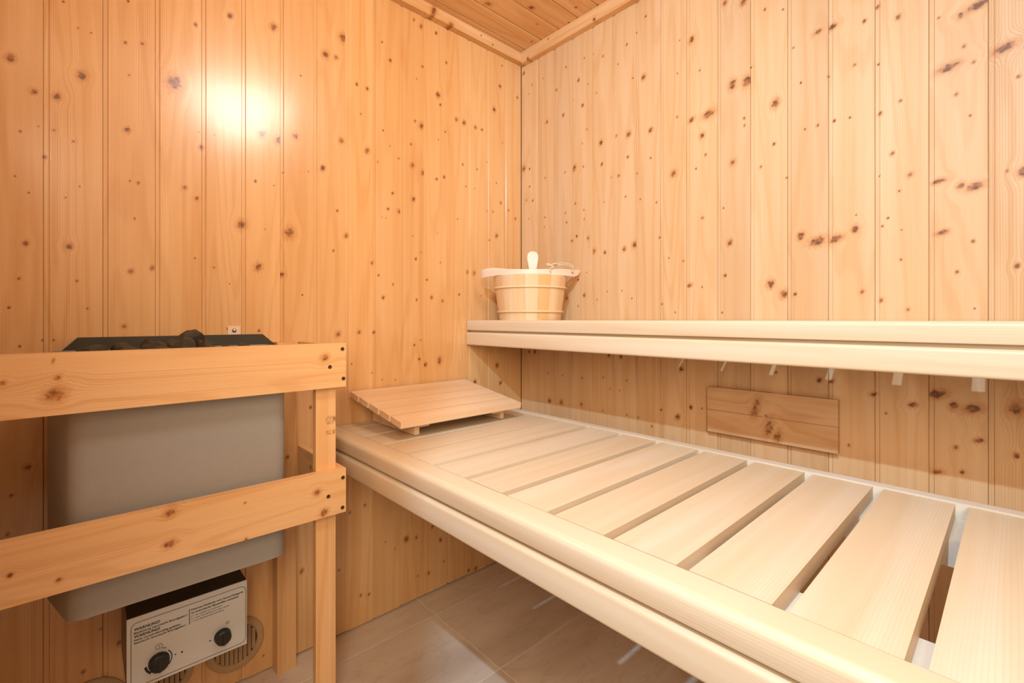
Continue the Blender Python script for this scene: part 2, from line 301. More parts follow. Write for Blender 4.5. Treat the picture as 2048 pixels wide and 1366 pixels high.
# back wall (y = 0), behind the benches
bm = bmesh.new(); add_box(bm, -0.05, RX + 0.05, 0.0121, 0.05, -0.05, CEIL + 0.05)
wb = struct(obj('wall_back', bm, dark_gap))
plank_wall(wb, B_SEAMS, lambda t, n, z: (t, -n, z), 0.0015, CEIL, 'xz', KNOTS_B, 111.0, lambda i: toneB[i], rgh=0.52)
# right wall (x = RX)
bm = bmesh.new(); add_box(bm, RX + 0.0121, RX + 0.05, RY - 0.05, 0.05, -0.05, CEIL + 0.05)
wr = struct(obj('wall_right', bm, dark_gap))
rmats = [wood('pine_board', PINE, PINE_D, [(-0.3 - 0.5 * i, 0.9, 0.01, 0.9), (-0.9 - 0.3 * i, 1.5, 0.012, 0.9)], 'yz', 5.0 * i, 0.36) for i in range(3)]
plank_wall(wr, [RY + 0.1 * i for i in range(16)] + [0.0], lambda t, n, z: (RX - n, t, z), 0.0015, CEIL, 'yz', [], 0, None, mats=rmats)
# front wall (y = RY): boarded left part, then the wide opening to the anteroom
DX0 = 1.284
bm = bmesh.new()
add_box(bm, -0.05, DX0, RY - 0.03, RY - 0.0121, -0.05, CEIL + 0.05)
wf_ = struct(obj('wall_front', bm, dark_gap))
plank_wall(wf_, [DX0 * i / 13 for i in range(14)], lambda t, n, z: (t, RY + n, z), 0.0015, CEIL, 'xz', [], 0, None, mats=generic)

# ceiling: boards running towards the camera side, seams every 96 mm
bm = bmesh.new(); add_box(bm, -0.05, RX + 0.05, RY - 0.05, 0.05, CEIL + 0.0121, CEIL + 0.06)
ce = struct(obj('ceiling', bm, dark_gap))
cknots = [(0.115, -0.05, 0.005, 0.9), (0.17, -0.33, 0.013, 0.8), (0.21, -0.115, 0.004, 1), (0.262, -0.20, 0.012, 0.8), (0.36, -0.17, 0.007, 1), (0.375, -0.08, 0.005, 1),
          (0.29, -0.36, 0.006, 1), (0.46, -0.22, 0.008, 1), (0.40, -0.31, 0.006, 1), (0.30, -0.03, 0.005, 1), (0.52, -0.12, 0.005, 1), (0.15, -0.5, 0.006, 1)]
cs = [0.0, 0.0505] + [0.0505 + 0.096 * i for i in range(1, 22)]; cs[-1] = RX
CEIL_C = (0.80, 0.51, 0.25); CEIL_D = (0.58, 0.26, 0.08)
for i in range(len(cs) - 1):
    bm = bmesh.new()
    add_prism(bm, [(cs[i] + t, n) for t, n in plank_profile(cs[i + 1] - cs[i], groove=0.004, depth=0.003, r=0.002)], lambda t, n, s: (t, s, CEIL - n), RY, -0.0001)
    ks = [q for q in cknots if cs[i] < q[0] < cs[i + 1]]
    m = wood('ceiling_plank', CEIL_C, CEIL_D, ks, 'xy', 200 + i * 2.3, 0.42, rings=42, tone=0.93 + 0.1 * random.random()) if i < 9 else generic[i % 3]
    obj('plank', bm, m, ce)
# cornice battens
tA = wood('trim_pine', PINE, PINE_D, [(2.148, -0.475, 0.010, 2.2), (2.155, -0.25, 0.003, 1), (2.142, -0.19, 0.004, 1), (2.135, -0.395, 0.010, 1.0)], 'zy', 31, 0.36, rings=50)
tB = wood('trim_pine', PINE, PINE_D, [(2.16, 0.19, 0.004, 1), (2.131, 0.07, 0.006, 1), (2.133, 0.42, 0.006, 1)], 'zx', 37, 0.36, rings=45)
bm = bmesh.new()
add_prism(bm, [(0.0, 2.133), (0.027, 2.133), (0.030, 2.137), (0.030, CEIL - 0.004), (0.026, CEIL), (0.0, CEIL)], lambda a, b, t: (a, t, b), RY, -0.0002)
struct(obj('trim_1', bm, tA))
bm = bmesh.new()
add_prism(bm, [(0.0, 2.127), (-0.025, 2.127), (-0.030, 2.132), (-0.030, CEIL - 0.003), (-0.028, CEIL), (0.0, CEIL)], lambda a, b, t: (t, a, b), 0.0302, RX)
struct(obj('trim_2', bm, tB))

# floor: glossy stone look tiles with pale joints
FT = bpy.data.materials.new('floor_tile'); FT.use_nodes = True
k = NT(FT.node_tree); bs = FT.node_tree.nodes['Principled BSDF']
p = k.n('ShaderNodeNewGeometry').outputs['Position']; rnd_ = k.n('ShaderNodeObjectInfo').outputs['Random']
P = k.sep(p)
wv = k.noise(k.xyz(k.m('MULTIPLY', P[0], 5.0), k.m('MULTIPLY', P[1], 1.6), k.m('MULTIPLY', rnd_, 20.0)), 1.0, 4.0, 0.6)
vein = k.ss(k.m('ABSOLUTE', k.m('SUBTRACT', k.noise(k.xyz(k.m('MULTIPLY', P[0], 9.0), k.m('MULTIPLY', P[1], 3.0), k.m('MULTIPLY', rnd_, 50.0)), 1.0, 5.0, 0.55), 0.5)), 0.0, 0.012, 1.0, 0.0)
c = k.mix(k.ss(wv, 0.35, 0.65), (0.72, 0.60, 0.49), (0.58, 0.455, 0.35))
c = k.mix(k.m('MULTIPLY', vein, 0.14), c, (0.22, 0.13, 0.07))
k.put(bs.inputs['Base Color'], c); bs.inputs['Roughness'].default_value = 0.22
grout = plain('grout', (0.80, 0.72, 0.62), 0.8, noise=0.2)
bm = bmesh.new(); add_box(bm, -0.05, RX + 0.05, RY - 0.05, 0.05, -0.05, -0.0008)
fl = struct(obj('floor', bm, grout))
gx = [-0.012, 0.118, 0.457, 0.796, 1.135, 1.474, 1.813, RX]; gy = [RY, -1.128, -0.525, 0.012]
for i in range(len(gx) - 1):
    for j in range(len(gy) - 1):
        bm = bmesh.new(); add_box(bm, gx[i] + 0.0016, gx[i + 1] - 0.0016, gy[j] + 0.0016, gy[j + 1] - 0.0016, -0.008, 0.0)
        obj('tile', bm, FT, fl)

# ------------------------------------------------------------------ benches
aspen_x = wood('aspen_rail', ASPEN, ASPEN_D, [], 'zx', 70, 0.42, rings=30, linestr=0.5, world=False, bump=0.1)
aspen_slat = wood('aspen_slat', ASPEN, ASPEN_D, [], 'xy', 80, 0.45, rings=30, linestr=0.5, world=False, rnd=True, bump=0.1)
aspen_in = wood('aspen_ledger', (0.74, 0.64, 0.50), ASPEN_D, [], 'zx', 90, 0.5, rings=24, linestr=0.4, world=False, bump=0.1)
def arc(cx, cy, r, a0, a1, n=5):
    return [(cx + r * math.cos(math.radians(a0 + (a1 - a0) * i / n)), cy + r * math.sin(math.radians(a0 + (a1 - a0) * i / n))) for i in range(n + 1)]
def front_rail(name, x0, x1, yin, depth, ztop, parent, R=0.013):
    """routed front rail: rounded upper block, groove, rounded lower block. a = depth outwards, b = height"""
    d = depth; g = 0.0465
    pts = [(0.0, 0.0)] + arc(d - 0.002 - R, -R, R, 90, 0, 6) + arc(d - 0.005, -g + 0.0095, 0.003, 0, -90, 2)
    pts += [(d - 0.018, -g + 0.0065), (d - 0.018, -g - 0.001)]
    pts += arc(d - 0.007, -g - 0.009, 0.008, 90, 0, 4) + arc(d - 0.005, -0.098 + 0.006, 0.006, 0, -90, 3) + [(0.0, -0.098)]
    bm = bmesh.new(); L = (x1 - x0)
    add_prism(bm, pts, lambda a, b, t: (t, -a, b + 0.049), -L / 2, L / 2)
    o = obj(name, bm, aspen_x, parent, smooth=True); 
    o.location = Vector(((x0 + x1) / 2, yin, ztop - 0.049)) - parent.location
    return o
BX0, BX1 = 0.004, 2.085
lb = thing('lower_bench', 'long pale slatted lower sauna bench running under the upper one, headrest on its left end', 'bench', (1.04, -0.55, 0.58))
front_rail('front_rail', BX0, BX1, -0.822, 0.054, 0.680, lb)
box('rear_rail', BX0, BX1, -0.2345, -0.2065, 0.600, 0.681, aspen_in, lb, bevel=0.003)
box('front_ledger', BX0, BX1, -0.8215, -0.712, 0.606, 0.6515, aspen_in, lb, bevel=0.002)
box('rear_ledger', BX0, BX1, -0.356, -0.235, 0.606, 0.6515, aspen_in, lb, bevel=0.002)
for sx in (0.75, 1.50): box('cross_brace', sx, sx + 0.04, -0.7115, -0.3565, 0.6065, 0.6505, aspen_in, lb, bevel=0.002)
SEDGE = [1.4045 + 0.1225 * i for i in range(-11, 6)]
proto = None
for xr in SEDGE:
    x0 = xr - 0.1040
    if xr < 0.65: x0 = xr - 0.1115
    if x0 < BX0 + 0.001:
        s = box('slat', BX0, xr, -0.8178, -0.2362, 0.652, 0.6785, aspen_slat, lb, bevel=0.0035, bseg=3)
    elif xr < 0.65: s = box('slat', x0, xr, -0.8180, -0.2362, 0.652, 0.6785, aspen_slat, lb, bevel=0.0035, bseg=3)
    elif proto is None:
        proto = s = box('slat', x0, xr, -0.8178, -0.2362, 0.652, 0.6785, aspen_slat, lb, bevel=0.0035, bseg=3)
    else:
        if xr > BX1: break
        s = proto.copy(); COL.objects.link(s); s.location.x = (x0 + xr) / 2 - lb.location.x; s.location.y += random.uniform(-0.0005, 0.0015)
for (yy, nm) in ((-0.775, 'bench_leg'), (-0.30, 'bench_leg')):
    box(nm, 2.03, 2.075, yy, yy + 0.045, 0.0, 0.6055, aspen_in, lb, bevel=0.002)
box('wall_cleat', 0.0005, 0.022, -0.80, -0.26, 0.5605, 0.6055, aspen_in, lb, bevel=0.002)

UT = 1.0178
ub = thing('upper_bench', 'pale upper sauna bench at eye height with a grooved front rail, carrying the bucket', 'bench', (1.04, -0.15, 0.92))
front_rail('front_rail', BX0, BX1, -0.262, 0.0415, UT, ub, R=0.010)
box('front_ledger', BX0, BX1, -0.2615, -0.174, 0.944, 0.9895, aspen_in, ub, bevel=0.002)
box('rear_ledger', BX0, BX1, -0.040, -0.001, 0.944, 0.9895, aspen_in, ub, bevel=0.002)
USLAT = [0.0715 + 0.1225 * i for i in range(0, 17)]
proto = None
for xr in USLAT:
    x0 = xr - 0.1035
    if x0 < BX0: box('slat', BX0, xr, -0.2605, -0.004, 0.990, UT - 0.0005, aspen_slat, ub, bevel=0.005, bseg=3)
    elif proto is None: proto = box('slat', x0, xr, -0.2605, -0.004, 0.990, UT - 0.0005, aspen_slat, ub, bevel=0.005, bseg=3)
    else:
        s = proto.copy(); COL.objects.link(s); s.location.x = (x0 + xr) / 2 - ub.location.x

# headrest: five boards on two wedges, high at the wall
hr = thing('headrest', 'sloping slatted wooden headrest lying on the left end of the lower bench', 'headrest', (0.16, -0.54, 0.68))
hx0, hx1, hz0, hz1 = 0.012, 0.322, 0.786, 0.7335
ang = math.atan2(hz0 - hz1, hx1 - hx0); Lh = math.hypot(hx1 - hx0, hz0 - hz1)
head_m = wood('headrest_wood', (0.80, 0.56, 0.34), (0.64, 0.36, 0.17), [], 'xy', 60, 0.45, rings=26, linestr=0.45, world=False, rnd=True, bump=0.1)
bw = (Lh - 4 * 0.006) / 5
for i in range(5):
    s0 = i * (bw + 0.006); c0 = s0 + bw / 2
    bm = bmesh.new(); add_box(bm, -bw / 2, bw / 2, -0.2315, 0.2315, -0.018, 0.0)
    o = obj('slat', bm, head_m, hr, smooth=True, bevel=0.004)
    y_c = -0.5455 + 0.009 * (2 - i) * -0.25
    o.location = Vector((hx0 + c0 * math.cos(ang), y_c, hz0 - c0 * math.sin(ang))) - hr.location
    o.rotation_euler = (0, ang, 0)
for yy, s in ((-0.706, 1), (-0.372, -1)):
    for nm, ya, yb, x1_, zlow in (('wedge', yy, yy + 0.016, 0.283, None), ('batten', yy + 0.0165 if s > 0 else yy - 0.0345, yy + 0.0510 if s > 0 else yy - 0.0005, 0.283, 0.018)):
        def top(x): return hz0 - (x - hx0) * math.tan(ang) - 0.0185 / math.cos(ang) 
        bm = bmesh.new(); xa = 0.016
        if zlow is None: pts = [(xa, 0.6805), (x1_, 0.6805), (x1_, top(x1_)), (xa, top(xa))]
        else: pts = [(xa, top(xa) - 0.020), (x1_, top(x1_) - 0.020), (x1_, top(x1_)), (xa, top(xa))]
        add_prism(bm, pts, lambda a, b, t: (a - 0.16, t + 0.54, b - 0.68), ya, yb)
        obj(nm, bm, head_m, hr, bevel=0.0015)

# vent cover: two short boards screwed to the back wall
vc = thing('vent_cover', 'short horizontal two-board wooden vent cover screwed on the back wall below the upper bench', 'vent cover', (1.008, 0.0, 0.748))
cov = wood('vent_cover_wood', (0.66, 0.40, 0.20), (0.47, 0.215, 0.075), [(0.035, -0.025, 0.008, 1.6), (0.012, -0.03, 0.010, 1.8), (-0.030, 0.006, 0.010, 2.2), (-0.050, 0.028, 0.009, 1.8)], 'zx', 44, 0.5, rings=70, world=False, knotcol=(0.42, 0.19, 0.07), halocol=(0.48, 0.22, 0.08))
for za, zb in ((0.7475, 0.8158), (0.6800, 0.7466)):
    bm = bmesh.new(); add_box(bm, -0.1672, 0.1672, -0.0205, -0.0006, za - 0.748, zb - 0.748)
    obj('board', bm, cov, vc, bevel=0.0012)
steel = plain('screw_steel', (0.55, 0.50, 0.42), 0.35, 1.0)
dsteel = plain('dark_screw', (0.10, 0.06, 0.035), 0.5, 0.6)
def screw(parent, p, axis, r=0.0045, m=None, name='screw'):
    """countersunk cross head screw"""
    bm = bmesh.new()
    add_lathe(bm, [(0.0001, 0.0004), (r * 0.35, 0.0004), (r * 0.85, 0.0010), (r, 0.0002), (r * 1.0, -0.002)], 14)
    for a_ in (0.4, 0.4 + PI / 2):
        ca, sa = math.cos(a_), math.sin(a_)
        q = [(r * 0.6, r * 0.12), (-r * 0.6, r * 0.12), (-r * 0.6, -r * 0.12), (r * 0.6, -r * 0.12)]
        bm.faces.new([bm.verts.new((x * ca - y * sa, x * sa + y * ca, 0.0014)) for x, y in q])
    o = obj(name, bm, m or dsteel, parent)
    if axis == 'x': o.rotation_euler = (0, PI / 2, 0)
    elif axis == '-y': o.rotation_euler = (PI / 2, 0, 0)
    o.location = Vector(p) - parent.location
    return o
screw(vc, (1.0054, -0.0206, 0.7505), '-y', 0.0042, steel)

# ------------------------------------------------------------------ heater guard rail
G_C = (0.80, 0.485, 0.225); G_D = (0.60, 0.28, 0.09)
gt = wood('guard_top_board', G_C, G_D, [(0.9181, -1.4546, 0.004, 1.0), (0.8896, -1.4578, 0.013, 0.9), (0.9282, -0.9909, 0.009, 0.9), (0.915, -1.52, 0.004, 1), (0.948, -1.46, 0.002, 2)], 'zy', 51, 0.4, rings=90, linestr=0.9, knotcol=(0.50, 0.20, 0.06))
gb = wood('guard_low_board', G_C, G_D, [(0.6376, -1.2954, 0.009, 0.9), (0.5764, -1.2954, 0.010, 0.8), (0.5946, -1.5112, 0.004, 1), (0.5649, -1.4528, 0.004, 1), (0.6221, -1.1633, 0.0025, 1), (0.5423, -1.1614, 0.003, 1),
          (0.6062, -1.0099, 0.008, 1.0), (0.5525, -0.9933, 0.009, 1.0)], 'zy', 53, 0.4, rings=80, linestr=0.9, knotcol=(0.42, 0.16, 0.05))
gs = wood('guard_side_board', G_C, G_D, [(0.61, 0.15, 0.006, 1)], 'zx', 55, 0.42, rings=60)
def grime(k, U, V, c):
    n_ = k.noise(k.xyz(k.m('MULTIPLY', U, 520.0), k.m('MULTIPLY', V, 90.0), 3.0), 1.0, 2.0)
    b1 = k.m('MULTIPLY', k.ss(V, 0.758, 0.762), k.ss(V, 0.783, 0.779)); b2 = k.m('MULTIPLY', k.ss(V, 0.733, 0.736), k.ss(V, 0.748, 0.744))
    a_ = k.m('MULTIPLY', k.ss(n_, 0.42, 0.66), k.m('MAXIMUM', b1, b2)); a_ = k.m('MULTIPLY', a_, k.ss(U, -0.984, -0.974))
    return k.mix(k.m('MULTIPLY', a_, 0.9), c, (0.16, 0.06, 0.02))
gp = wood('guard_post_wood', G_C, G_D, [], 'yz', 57, 0.42, rings=40, grime=grime)
gw = wood('guard_batten_wood', G_C, G_D, [(-0.985, 0.62, 0.005, 1)], 'yz', 58, 0.42, rings=40)
gr = thing('heater_guard', 'orange pine guard railing with two horizontal boards in front of the grey heater', 'railing', (0.33, -1.25, 0.0))
GY0, GY1 = -1.567, -0.939
box('top_rail', 0.3235, 0.345, GY0, GY1, 0.853, 0.962, gt, gr, bevel=0.0015)
box('lower_rail', 0.3235, 0.345, GY0, GY1, 0.541, 0.650, gb, gr, bevel=0.0015)
for ya, yb in ((-1.0048, -0.9562),): box('post', 0.3045, 0.3232, ya, yb, 0.0, 0.955, gp, gr, bevel=0.0015)
for ya, yb in ((-0.9560, -0.939),):
    for za, zb in ((0.846, 0.9555), (0.541, 0.650)):
        box('side_rail', 0.0455, 0.3233, ya, yb, za, zb, gs, gr, bevel=0.0012)
for ya, yb in ((-1.012, -0.9600),): box('wall_batten', 0.0005, 0.045, ya, yb, 0.0, 0.9545, gw, gr, bevel=0.001)
for (yy, zz) in ((-0.9477, 0.9469), (-0.9788, 0.9044), (-0.9452, 0.8734), (-0.9465, 0.6275), (-0.9825, 0.5896), (-0.9477, 0.5533)):
    screw(gr, (0.3451, yy, zz), 'x', 0.0048)

# ------------------------------------------------------------------ heater
enamel = plain('grey_enamel', (0.345, 0.33, 0.31), 0.42, 0.1, noise=0.06, nscale=60)
blackm = plain('black_sheet', (0.060, 0.052, 0.034), 0.55, 0.1, noise=0.3, nscale=25)
he = thing('sauna_heater', 'grey wall-mounted electric sauna heater with black top behind the guard railing', 'heater', (0.0, -1.2475, 0.46))
yc = -1.2555
HZ0, HZ1 = 0.4605, 0.950
half = [(0.030, 0.218), (0.165, 0.218)] + [(0.285, 0.190)] + [(0.293, 0.183), (0.298, 0.173), (0.300, 0.160)]
outer = [(x, yc - h) for x, h in half] + [(x, yc + h) for x, h in reversed(half)]
def inset(pts, d):
    cx_ = sum(p[0] for p in pts) / len(pts); out = []
    n = len(pts)
    for i in range(n):
        p0, p1, p2 = Vector(pts[i - 1]), Vector(pts[i]), Vector(pts[(i + 1) % n])
        e1 = (p1 - p0).normalized(); e2 = (p2 - p1).normalized()
        nrm = Vector((-e1.y - e2.y, e1.x + e2.x)); nrm.normalize()
        q = p1 + nrm * d
        out.append((q.x, q.y))
    return out
inner = inset(outer, 0.004)
if abs(inner[3][0]) > abs(outer[5][0]): inner = inset(outer, -0.004)
bm = bmesh.new(); n = len(outer)
def loop(pts, z): return [bm.verts.new((x, y + 1.2475, z - 0.46)) for x, y in pts]
o0, o1, i1, i0 = loop(outer, HZ0), loop(outer, HZ1), loop(inner, HZ1), loop(inner, 0.70)
for A_, B_ in ((o0, o1), (o1, i1), (i1, i0)):
    for i in range(n): bm.faces.new((A_[i], A_[(i + 1) % n], B_[(i + 1) % n], B_[i]))
bm.faces.new(o0); bm.faces.new(i0)
body = obj('body', bm, enamel, he, smooth=True)
bm = bmesh.new()
add_prism(bm, [(-1.4303, 0.9785), (-1.0453, 0.9785), (-1.0045, 0.9405), (-1.0045, 0.47), (-1.4600, 0.47), (-1.4600, 0.9455)], lambda a, b, t: (t, a + 1.2475, b - 0.46), 0.004, 0.0285)
obj('back_plate', bm, blackm, he)
bm = bmesh.new(); add_prism(bm, [(yc - 0.19, 0), (yc + 0.19, 0), (yc + 0.19, 0.006), (yc - 0.19, 0.006)], lambda a, b, t: (t, a + 1.2475, 0.484 + b), 0.272, 0.292)
obj('rim', bm, blackm, he)
bm = bmesh.new()
for j in range(3):
    y_ = yc - 0.09 + 0.09 * j + 1.2475
    add_tube(bm, [(0.08, y_, 0.25), (0.08, y_, 0.42), (0.10, y_, 0.44), (0.20, y_, 0.44), (0.22, y_, 0.42), (0.22, y_, 0.25)], 0.005, 6)
obj('heating_element', bm, blackm, he)
# control box under the heater
panelm = plain('brushed_panel', (0.64, 0.66, 0.66), 0.38, 0.25, noise=0.05, nscale=200)
boxm = plain('control_box_sheet', (0.10, 0.085, 0.06), 0.35, 0.6)
PX = 0.180
cb = box('control_box', 0.002, PX - 0.002, -1.3517, -1.1215, 0.2145, 0.3705, boxm, he, bevel=0.001)
O = he.location + cb.location
def sub(name, bm, mat, **kw):
    bmesh.ops.translate(bm, verts=bm.verts, vec=-O); return obj(name, bm, mat, cb, **kw)
bm = bmesh.new(); add_box(bm, PX - 0.0019, PX, -1.3525, -1.1210, 0.2130, 0.3722); sub('front_panel', bm, panelm, bevel=0.0006)
ink = plain('black_ink', (0.02, 0.015, 0.012), 0.6)
knobm = plain('knob_plastic', (0.012, 0.011, 0.010), 0.4, 0.0)
def rrect(y0, y1, z0, z1, r, n=5):
    pts = []
    for cx_, cy_, a0 in ((y1 - r, z1 - r, 0), (y0 + r, z1 - r, 90), (y0 + r, z0 + r, 180), (y1 - r, z0 + r, 270)):
        pts += arc(cx_, cy_, r, a0, a0 + 90, n)
    return pts
bm = bmesh.new()
A_ = rrect(-1.3455, -1.1235, 0.2195, 0.3600, 0.012); B_ = rrect(-1.3445, -1.1245, 0.2205, 0.3590, 0.011)
va = [bm.verts.new((PX + 0.0004, y, z)) for y, z in A_]; vb = [bm.verts.new((PX + 0.0004, y, z)) for y, z in B_]
for i in range(len(va)): bm.faces.new((va[i], va[(i + 1) % len(va)], vb[(i + 1) % len(va)], vb[i]))
def flat(bm, y0, y1, z0, z1): bm.faces.new([bm.verts.new((PX + 0.0004, y, z)) for y, z in ((y0, z0), (y1, z0), (y1, z1), (y0, z1))])
flat(bm, -1.2405, -1.2392, 0.3132, 0.3496)
sub('border_line', bm, ink)
def disc(bm, y, z, r0, r1, a0=0, a1=360, n=20):
    ps = [(math.cos(math.radians(a0 + (a1 - a0) * i / n)), math.sin(math.radians(a0 + (a1 - a0) * i / n))) for i in range(n + 1)]
    for i in range(n):
        (c0, s0), (c1, s1) = ps[i], ps[i + 1]
        bm.faces.new([bm.verts.new((PX + 0.0004, y + r * c_, z + r * s_)) for r, c_, s_ in ((r0, c0, s0), (r1, c0, s0), (r1, c1, s1), (r0, c1, s1))])
def symbol(*ops):
    bm = bmesh.new()
    for f, a_ in ops: f(bm, *a_)
    sub('dial_symbol', bm, ink)
symbol((disc, (-1.2965, 0.2900, 0.0055, 0.0064))); symbol((flat, (-1.2970, -1.2960, 0.2865, 0.2935)))      # clock symbol
symbol((disc, (-1.1632, 0.2845, 0.0030, 0.0037))); symbol((flat, (-1.1636, -1.1628, 0.2825, 0.2862)))
symbol((disc, (-1.2965, 0.2569, 0.0225, 0.0245, -40, 45))); symbol((disc, (-1.2965, 0.2569, 0.0215, 0.0262, 185, 235)))
symbol((disc, (-1.2965, 0.2569, 0.0265, 0.0278, 60, 78)))
for y_, z_, r_ in ((-1.2542, 0.2568, 0.0021), (-1.2666, 0.2572, 0.0016), (-1.1992, 0.2567, 0.0018)): symbol((disc, (y_, z_, 0.0, r_, 0, 360, 8)))
for (y_, r_, nm) in ((-1.2965, 0.0195, 'knob'), (-1.1737, 0.0178, 'knob')):
    bm = bmesh.new(); 
    add_lathe(bm, [(0.0001, 0.0165), (r_ * 0.80, 0.0165), (r_ * 0.9, 0.0150), (r_ * 0.93, 0.006), (r_, 0.004), (r_, 0.0)], 24, (PX, y_, 0.2569), axis='x')
    add_box(bm, PX + 0.0160, PX + 0.0195, y_ - 0.0022, y_ + 0.0022, 0.2569 - r_ * 0.8, 0.2569 + r_ * 0.8)
    sub(nm, bm, knobm, smooth=True)
def text(body, y, z, size, width=None, bold=0.0):
    cu = bpy.data.curves.new('lettering', 'FONT'); cu.body = body; cu.size = size; cu.extrude = 0.00008; cu.offset = bold
    o = bpy.data.objects.new('lettering', cu); COL.objects.link(o)
    bpy.context.view_layer.update()
    me = bpy.data.meshes.new_from_object(o.evaluated_get(bpy.context.evaluated_depsgraph_get()))
    bpy.data.objects.remove(o)
    xs = [v.co.x for v in me.vertices]; sx = width / (max(xs) - min(xs)) if width else 1.0
    for v in me.vertices: v.co = Vector((PX + 0.0004 + v.co.z, y + (v.co.x - min(xs)) * sx, z + v.co.y)) - O
    me.materials.append(ink)
    o = bpy.data.objects.new('lettering', me); COL.objects.link(o); o.parent = cb
for t_, y0, y1, z_, s_, b_ in (
    ('WARNUNG!', -1.3400, -1.2946, 0.3425, 0.0085, 0.00022),
    ('Bedeckung verursacht Brandgefahr!', -1.3400, -1.2440, 0.3358, 0.0056, 0.00010),
    ('WARNUNG!', -1.3400, -1.2946, 0.3270, 0.0085, 0.00022),
    ('Nicht vorschriftsm\u00e4\u00dfig gef\u00fcllter', -1.3400, -1.2558, 0.3203, 0.0056, 0.00010),
    ('Steinkorb verursacht Brandgefahr!', -1.3400, -1.2470, 0.3138, 0.0056, 0.00010),
    ('Kleinste Abst\u00e4nde vom Sauna-Heizger\u00e4t', -1.2365, -1.1293, 0.3440, 0.0058, 0.00012),
    ('zu brennbaren Baustoffen einhalten', -1.2365, -1.1393, 0.3365, 0.0058, 0.00012),
    ('a = von seitlich zur Innenwand', -1.2365, -1.1754, 0.3295, 0.0046, 0.0),
    ('b = von Vorderseite zu den Latten', -1.2365, -1.1597, 0.3232, 0.0046, 0.0),
    ('c = von Oberkante bis Innendecke', -1.2365, -1.1711, 0.3168, 0.0046, 0.0)):
    text(t_, y0, z_, s_, y1 - y0, b_)

# stones in the heater
stone_m = plain('heater_stone_rock', (0.115, 0.095, 0.062), 0.85, 0.0, noise=0.75, nscale=45, bump=1.0)
def stone_mesh(seed):
    r = random.Random(seed); bm = bmesh.new(); bmesh.ops.create_icosphere(bm, subdivisions=3, radius=1.0)
    cuts = [(Vector((r.gauss(0, 1), r.gauss(0, 1), r.gauss(0, 1))).normalized(), r.uniform(0.40, 0.78)) for _ in range(10)]
    for v in bm.verts:
        for nrm, d in cuts:
            q = v.co.dot(nrm)
            if q > d: v.co -= nrm * (q - d) * 0.97
        v.co *= 1 + 0.05 * math.sin(9 * v.co.x + seed) * math.sin(8 * v.co.y + 2) + r.uniform(-0.02, 0.02)
    me = bpy.data.meshes.new('heater_stone'); bm.to_mesh(me); bm.free(); me.materials.append(stone_m); return me
smesh = [stone_mesh(s) for s in range(5)]
rs = random.Random(21)
spots = []
for ix in range(4):
    for iy in range(7):
        spots.append((0.072 + 0.060 * ix + rs.uniform(-.004, .004), -1.405 + 0.0495 * iy + rs.uniform(-.004, .004), 0.944 + rs.uniform(-0.006, 0.004)))
spots = [s for s in spots if s[0] < 0.27 and not (s[0] > 0.2 and (s[1] > -1.12 or s[1] < -1.39))]
for (x, y, z) in spots:
    if -1.35 < y < -1.20 and x < 0.2: z += 0.009
    if y > -1.17: z -= 0.008
    o = bpy.data.objects.new('heater_stone', rs.choice(smesh)); COL.objects.link(o)
    o.location = (x, y, z); o.scale = (0.031 * rs.uniform(.9, 1.05), 0.028 * rs.uniform(.9, 1.05), 0.023 * rs.uniform(.9, 1.05)); o.rotation_euler = (rs.uniform(-.3, .3), rs.uniform(-.3, .3), rs.uniform(-0.6, 0.6))
    tag(o, 'dark rough stone lying in the open top of the grey heater', 'stone', 'stones filling the heater top')
o = bpy.data.objects.new('heater_stone', smesh[2]); COL.objects.link(o); o.location = (0.105, -1.2255, 0.9690); o.scale = (0.036, 0.042, 0.025); o.rotation_euler = (0.3, -0.2, 0.5)
tag(o, 'largest dark stone, peaking above the others in the middle of the heater', 'stone')

# small clip with screw on the wall above the heater
clip = thing('wall_clip', 'small pale square clip with a round steel screw on the wall above the heater', 'clip', (0.0, -1.111, 0.9905))
clear = plain('clip_plastic', (0.85, 0.66, 0.52), 0.2)
bm = bmesh.new(); add_box(bm, 0.0006, 0.0022, -0.0155, 0.0155, -0.0120, 0.0120); obj('plate', bm, clear, clip, bevel=0.0005)
bm = bmesh.new(); add_lathe(bm, [(0.0001, 0.006), (0.003, 0.0055), (0.0055, 0.0035), (0.006, 0.0018)], 16, axis='x'); o = obj('screw', bm, steel, clip, smooth=True)
o.location = (0.0004, 0.0, -0.001)

# round slatted vents low on the left wall
ventm = plain('vent_plastic', (0.50, 0.34, 0.19), 0.45); ventd = plain('vent_inside', (0.05, 0.03, 0.015), 0.8)
def vent(y, z, label):
    t = thing('round_vent', label, 'vent', (0.0, y, z), 'round vents under the heater')
    bm = bmesh.new(); add_lathe(bm, [(0.053, 0.0006), (0.053, 0.004), (0.056, 0.007), (0.066, 0.0075), (0.0715, 0.004), (0.0725, 0.0006)], 40, axis='x'); obj('ring', bm, ventm, t, smooth=True)
    bm = bmesh.new(); add_lathe(bm, [(0.0001, 0.0010), (0.0535, 0.0010)], 32, axis='x'); obj('backing', bm, ventd, t)
    for i in range(9):
        yy = -0.044 + 0.011 * i; hh = math.sqrt(0.0532 ** 2 - yy ** 2)
        bm = bmesh.new(); add_prism(bm, [(yy - 0.0042, 0.0016), (yy + 0.0018, 0.0016), (yy + 0.0042, 0.0058), (yy + 0.0030, 0.0062)], lambda a, b, s: (b, a, s), -hh + 0.0005, hh - 0.0005)
        obj('slat', bm, ventm, t)
vent(-1.107, 0.113, 'round slatted beige vent whose right half shows beside the control box')
vent(-1.2745, 0.113, 'round slatted beige vent mostly hidden under the control box, second from the right')
vent(-1.4100, 0.0985, 'leftmost round beige vent, only its top edge in view')

